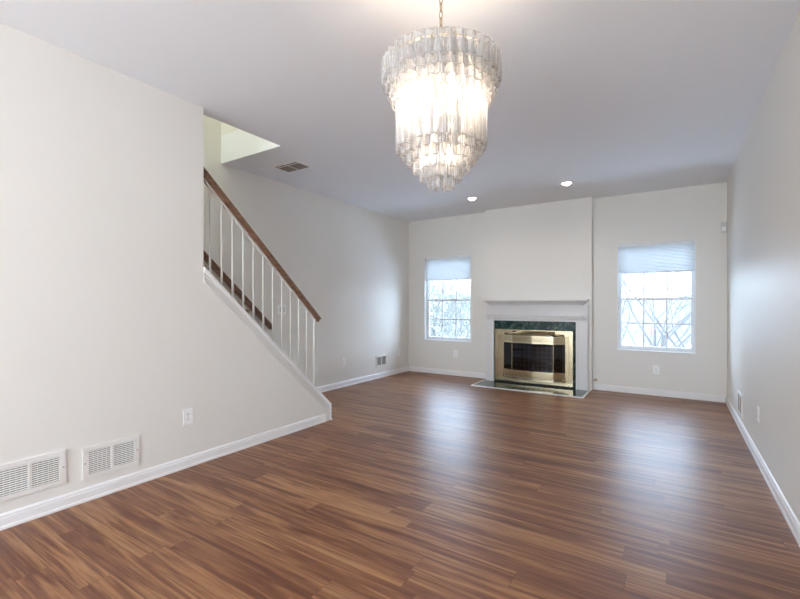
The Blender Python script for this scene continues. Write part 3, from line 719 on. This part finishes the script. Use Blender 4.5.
def register(loc, rot, w_, h_, label, mir=1):
    t = thing('wall_register', loc, label, 'vent', 'wall heat registers', rot)
    bm = bmesh.new(); box(bm, (.0003, -w_/2+.012, .012), (.003, w_/2-.012, h_-.012)); finish(bm, 'duct_back', 'vent_dark', t)
    bm = bmesh.new(); F = .012; m = .026
    for a, b in (((0, -w_/2, 0), (F, w_/2, m)), ((0, -w_/2, h_-m), (F, w_/2, h_)), ((0, -w_/2, m), (F, -w_/2+m, h_-m)), ((0, w_/2-m, m), (F, w_/2, h_-m)), ((0, -.010, m), (F, .010, h_-m))): box(bm, a, b, .002)
    finish(bm, 'face_frame', 'vent', t)
    for s in (-1, 1):
        bm = bmesh.new(); a, b = (-w_/2+m, -.010) if s < 0 else (.010, w_/2-m); n = 8
        for k in range(n):
            y = a+(b-a)*(k+.5)/n; sweep(bm, [(.0032, y+.008-s*.004), (.0040, y+.0092-s*.004), (.011, y+.0002), (.010, y-.001)], (0, 0, m), (0, 0, h_-m), (1, 0, 0), (0, 1, 0))
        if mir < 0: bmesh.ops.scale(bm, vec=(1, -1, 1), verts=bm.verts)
        finish(bm, 'vane_bank', 'vent' if mir > 0 else 'vent_shade', t)
register((XL, 5.745, .188), (0, 0, 0), .30, .185, 'white double wall register low on the far left wall')
register((XR, 5.29, .140), (0, 0, PI), .30, .212, 'white framed register with vanes toned grey-tan for shade low on the right wall', -1)

# outlets: local frame x = out of wall, y along, z up
def outlet_proto():
    t = thing('wall_outlet', (0, 0, 0), '', 'outlet', 'duplex wall outlets')
    bm = bmesh.new(); box(bm, (0, -.037, -.0585), (.006, .037, .0585), .0025); finish(bm, 'cover_plate', 'plate', t)
    for s in (-1, 1):
        bm = bmesh.new(); box(bm, (.006, -.0165, s*.0195-.0145), (.008, .0165, s*.0195+.0145), .002); rc = finish(bm, 'receptacle', 'plate', t)
        bm = bmesh.new()
        for y in (-.0065, .0065): box(bm, (.008, y-.0012, s*.0195-.002), (.0084, y+.0012, s*.0195+.007))
        lathe(bm, [(.0026, .008), (.0026, .0084)], (0, 0, s*.0195-.0075), 'X', 10); finish(bm, 'slots', 'slot', rc)
    bm = bmesh.new(); lathe(bm, [(.003, .006), (.002, .0072)], (0, 0, 0), 'X', 10); finish(bm, 'screw', 'screw', t)
    return t
spots = [((XN, 1.786, .379), 0, 'white outlet on the near left wall above the smaller grille'),
         ((XL, 4.785, .366), 0, 'white outlet on the far left wall, nearer the stair rail'),
         ((XL, 6.275, .366), 0, 'white outlet on the far left wall beside the room corner'),
         ((-3.168, YB, .372), -PI/2, 'white outlet on the back wall under the left window'),
         ((-.215, YB, .342), -PI/2, 'white outlet on the back wall under the right window'),
         ((XR, 4.245, .372), PI, 'white outlet on the right wall in front of the register')]
p0 = outlet_proto()
for i, (loc, rz, lab) in enumerate(spots):
    if i == 0: p0.location = loc; p0.rotation_euler = (0, 0, rz); p0['label'] = lab
    else: dup(p0, loc, lab, (0, 0, rz))
# two-gang plate behind the balusters
t = thing('wall_switch', (XL, 3.619, 1.155), 'white square two-gang switch plate on the wall beyond the balusters', 'light switch')
bm = bmesh.new(); box(bm, (0, -.064, -.058), (.006, .064, .058), .0025); finish(bm, 'cover_plate', 'plate', t)
for y in (-.023, .023):
    bm = bmesh.new(); box(bm, (.006, y-.0165, -.033), (.0078, y+.0165, .033), .001); finish(bm, 'rocker', 'sensor', t)
# motion sensor
t = thing('motion_sensor', (.506, YB, 2.175), 'small grey-white motion sensor high in the back right corner', 'motion sensor')
bm = bmesh.new(); box(bm, (-.030, -.042, -.070), (.030, 0, .070), .012); finish(bm, 'housing', 'sensor', t, True)
bm = bmesh.new(); box(bm, (-.020, -.046, -.045), (.020, -.038, .005), .003); finish(bm, 'lens', 'plate', t)

# ================================================================= OUTSIDE
bm = bmesh.new(); nx, ny = 60, 50
gv_ = {}
def gz(x, y):
    z = -3.2-(y-8)*.045+.35*math.sin(x*.23+y*.11)+.2*math.sin(x*.7-y*.4)
    lf = max(0, min(1, (-x-3-.25*(y-7))/8)); z += lf*(3.4+.11*(min(y, 45)-8))
    return z
for i in range(nx+1):
    for j in range(ny+1):
        x = -70+i*2.3; y = 7.4+(j/ny)**1.8*110; gv_[i, j] = bm.verts.new((x, y, gz(x, y)))
for i in range(nx):
    for j in range(ny): bm.faces.new((gv_[i, j], gv_[i+1, j], gv_[i+1, j+1], gv_[i, j+1]))
o = struct(finish(bm, 'ground', 'ground', smooth=True), 'pale winter field sloping away outside the windows')
o.data.materials.append(M['bounce_ground'])
for p in o.data.polygons:
    if p.center.y < 32 and p.center.x > -7-.1*(p.center.y-7): p.material_index = 1
bm = bmesh.new(); top = []; 
prev = None
for i in range(91):
    x = -150+i*3.4; zt = 2.0+2.2*math.sin(i*.17)+1.0*math.sin(i*.53+1)+random.uniform(-.35, .35)
    row = [bm.verts.new((x, 118, -14)), bm.verts.new((x, 126, zt*.5-4)), bm.verts.new((x, 140, zt)), bm.verts.new((x, 165, -14))]
    if prev:
        for k in range(3): bm.faces.new((prev[k], row[k], row[k+1], prev[k+1]))
        bm.faces.new((prev[3], row[3], row[0], prev[0]))
    else: bm.faces.new(row)
    prev = row
bm.faces.new(prev[::-1])
struct(finish(bm, 'distant_hills', 'ridge', smooth=True), 'hazy blue wooded hills on the horizon')

def grow(bm, p, d, L, r, depth, rng):
    n = 5; pts = [p.copy()]; rad = [r]
    for i in range(n):
        d = (d+Vector((rng.uniform(-.16, .16), rng.uniform(-.16, .16), rng.uniform(-.06, .12)))).normalized()
        p = p+d*L/n; pts.append(p.copy()); rad.append(r*(1-.45*(i+1)/n))
    tube(bm, pts, rad, 6 if depth < 2 else 4)
    if depth >= 4: return
    for k in range(rng.choice((3, 4)) if depth else 5):
        i = rng.randint(2, n); q = pts[i]; ax = Vector((rng.uniform(-1, 1), rng.uniform(-1, 1), rng.uniform(-.1, .7))).normalized()
        nd = (d*.62+ax*.78).normalized(); grow(bm, q, nd, L*rng.uniform(.55, .75), rad[i]*.62, depth+1, rng)
def tree(x, y, hgt, seed, label, lean=(0, 0)):
    rng = random.Random(seed); base = Vector((x, y, gz(x, y)-.05)); t = thing('bare_tree', base, label, 'tree', 'bare winter trees outside the windows')
    bm = bmesh.new(); n = 6; pts = [Vector((0, 0, 0))]
    d = Vector((lean[0], lean[1], 1)).normalized()
    for i in range(n): pts.append(pts[-1]+(d+Vector((rng.uniform(-.05, .05), rng.uniform(-.05, .05), 0)))*hgt*.42/n)
    r0 = hgt*.0095; rad = [r0*(1.2-.5*i/n) for i in range(n+1)]; tube(bm, pts, rad, 8); finish(bm, 'trunk', 'bark', t, True)
    bm = bmesh.new()
    for k in range(5):
        i = rng.randint(3, n); a = rng.uniform(0, 6.28); nd = Vector((math.cos(a)*.7, math.sin(a)*.7, rng.uniform(.5, 1))).normalized()
        grow(bm, pts[i], nd, hgt*.30, rad[i]*.55, 1, rng)
    finish(bm, 'branches', 'bark', t)
tree(-.35, 11.5, 8.0, 3, 'bare tree right behind the window right of the fireplace', (.05, 0))
tree(-1.9, 16.5, 8.5, 5, 'bare tree at left behind the right window')
tree(1.0, 14.5, 8.5, 8, 'bare tree at right behind the right window', (-.06, 0))
tree(-.8, 24, 9.0, 12, 'distant bare tree in the middle behind the right window')
tree(-6.2, 12.5, 5.5, 21, 'bare tree at right behind the window left of the fireplace')
tree(-8.4, 15.5, 6.0, 23, 'bare tree at left behind the window left of the fireplace')
# brush on the slopes: uncountable twigs and foliage
rng = random.Random(4)
def brush(name, n, xr, yr, hr, material, leafy, label):
    bm = bmesh.new()
    for _ in range(n):
        y = rng.uniform(*yr); x = rng.uniform(xr[0], xr[1])*y/12; z = gz(x, y)
        for k in range(5):
            a = rng.uniform(0, 6.28); h = rng.uniform(*hr); q = Vector((x+math.cos(a)*h*.45, y+math.sin(a)*h*.45, z+h)); p = Vector((x, y, z-.02))
            tube(bm, [p, (p+q)/2+Vector((rng.uniform(-.1, .1), 0, .1)), q], [.012, .008, .003], 3)
            if leafy:
                for m_ in range(6):
                    c = p+(q-p)*rng.uniform(.35, 1.05)+Vector([rng.uniform(-.18, .18) for _ in range(3)]); u = Vector([rng.uniform(-1, 1) for _ in range(3)]).normalized()*.06; v_ = u.orthogonal().normalized()*.04
                    bm.faces.new([bm.verts.new(c+u), bm.verts.new(c+v_), bm.verts.new(c-u), bm.verts.new(c-v_)])
    return tag(finish(bm, name, material), label, 'shrubs', kind='stuff')
brush('field_brush', 420, (-2.6, 1.2), (26, 80), (.6, 1.6), 'twig', False, 'pale dry brush covering the field behind the right window')
brush('hillside_shrubs', 520, (-8.2, -4.4), (13, 46), (.8, 3.4), 'leaf', True, 'pale green leafy brush on the slope behind the left window')
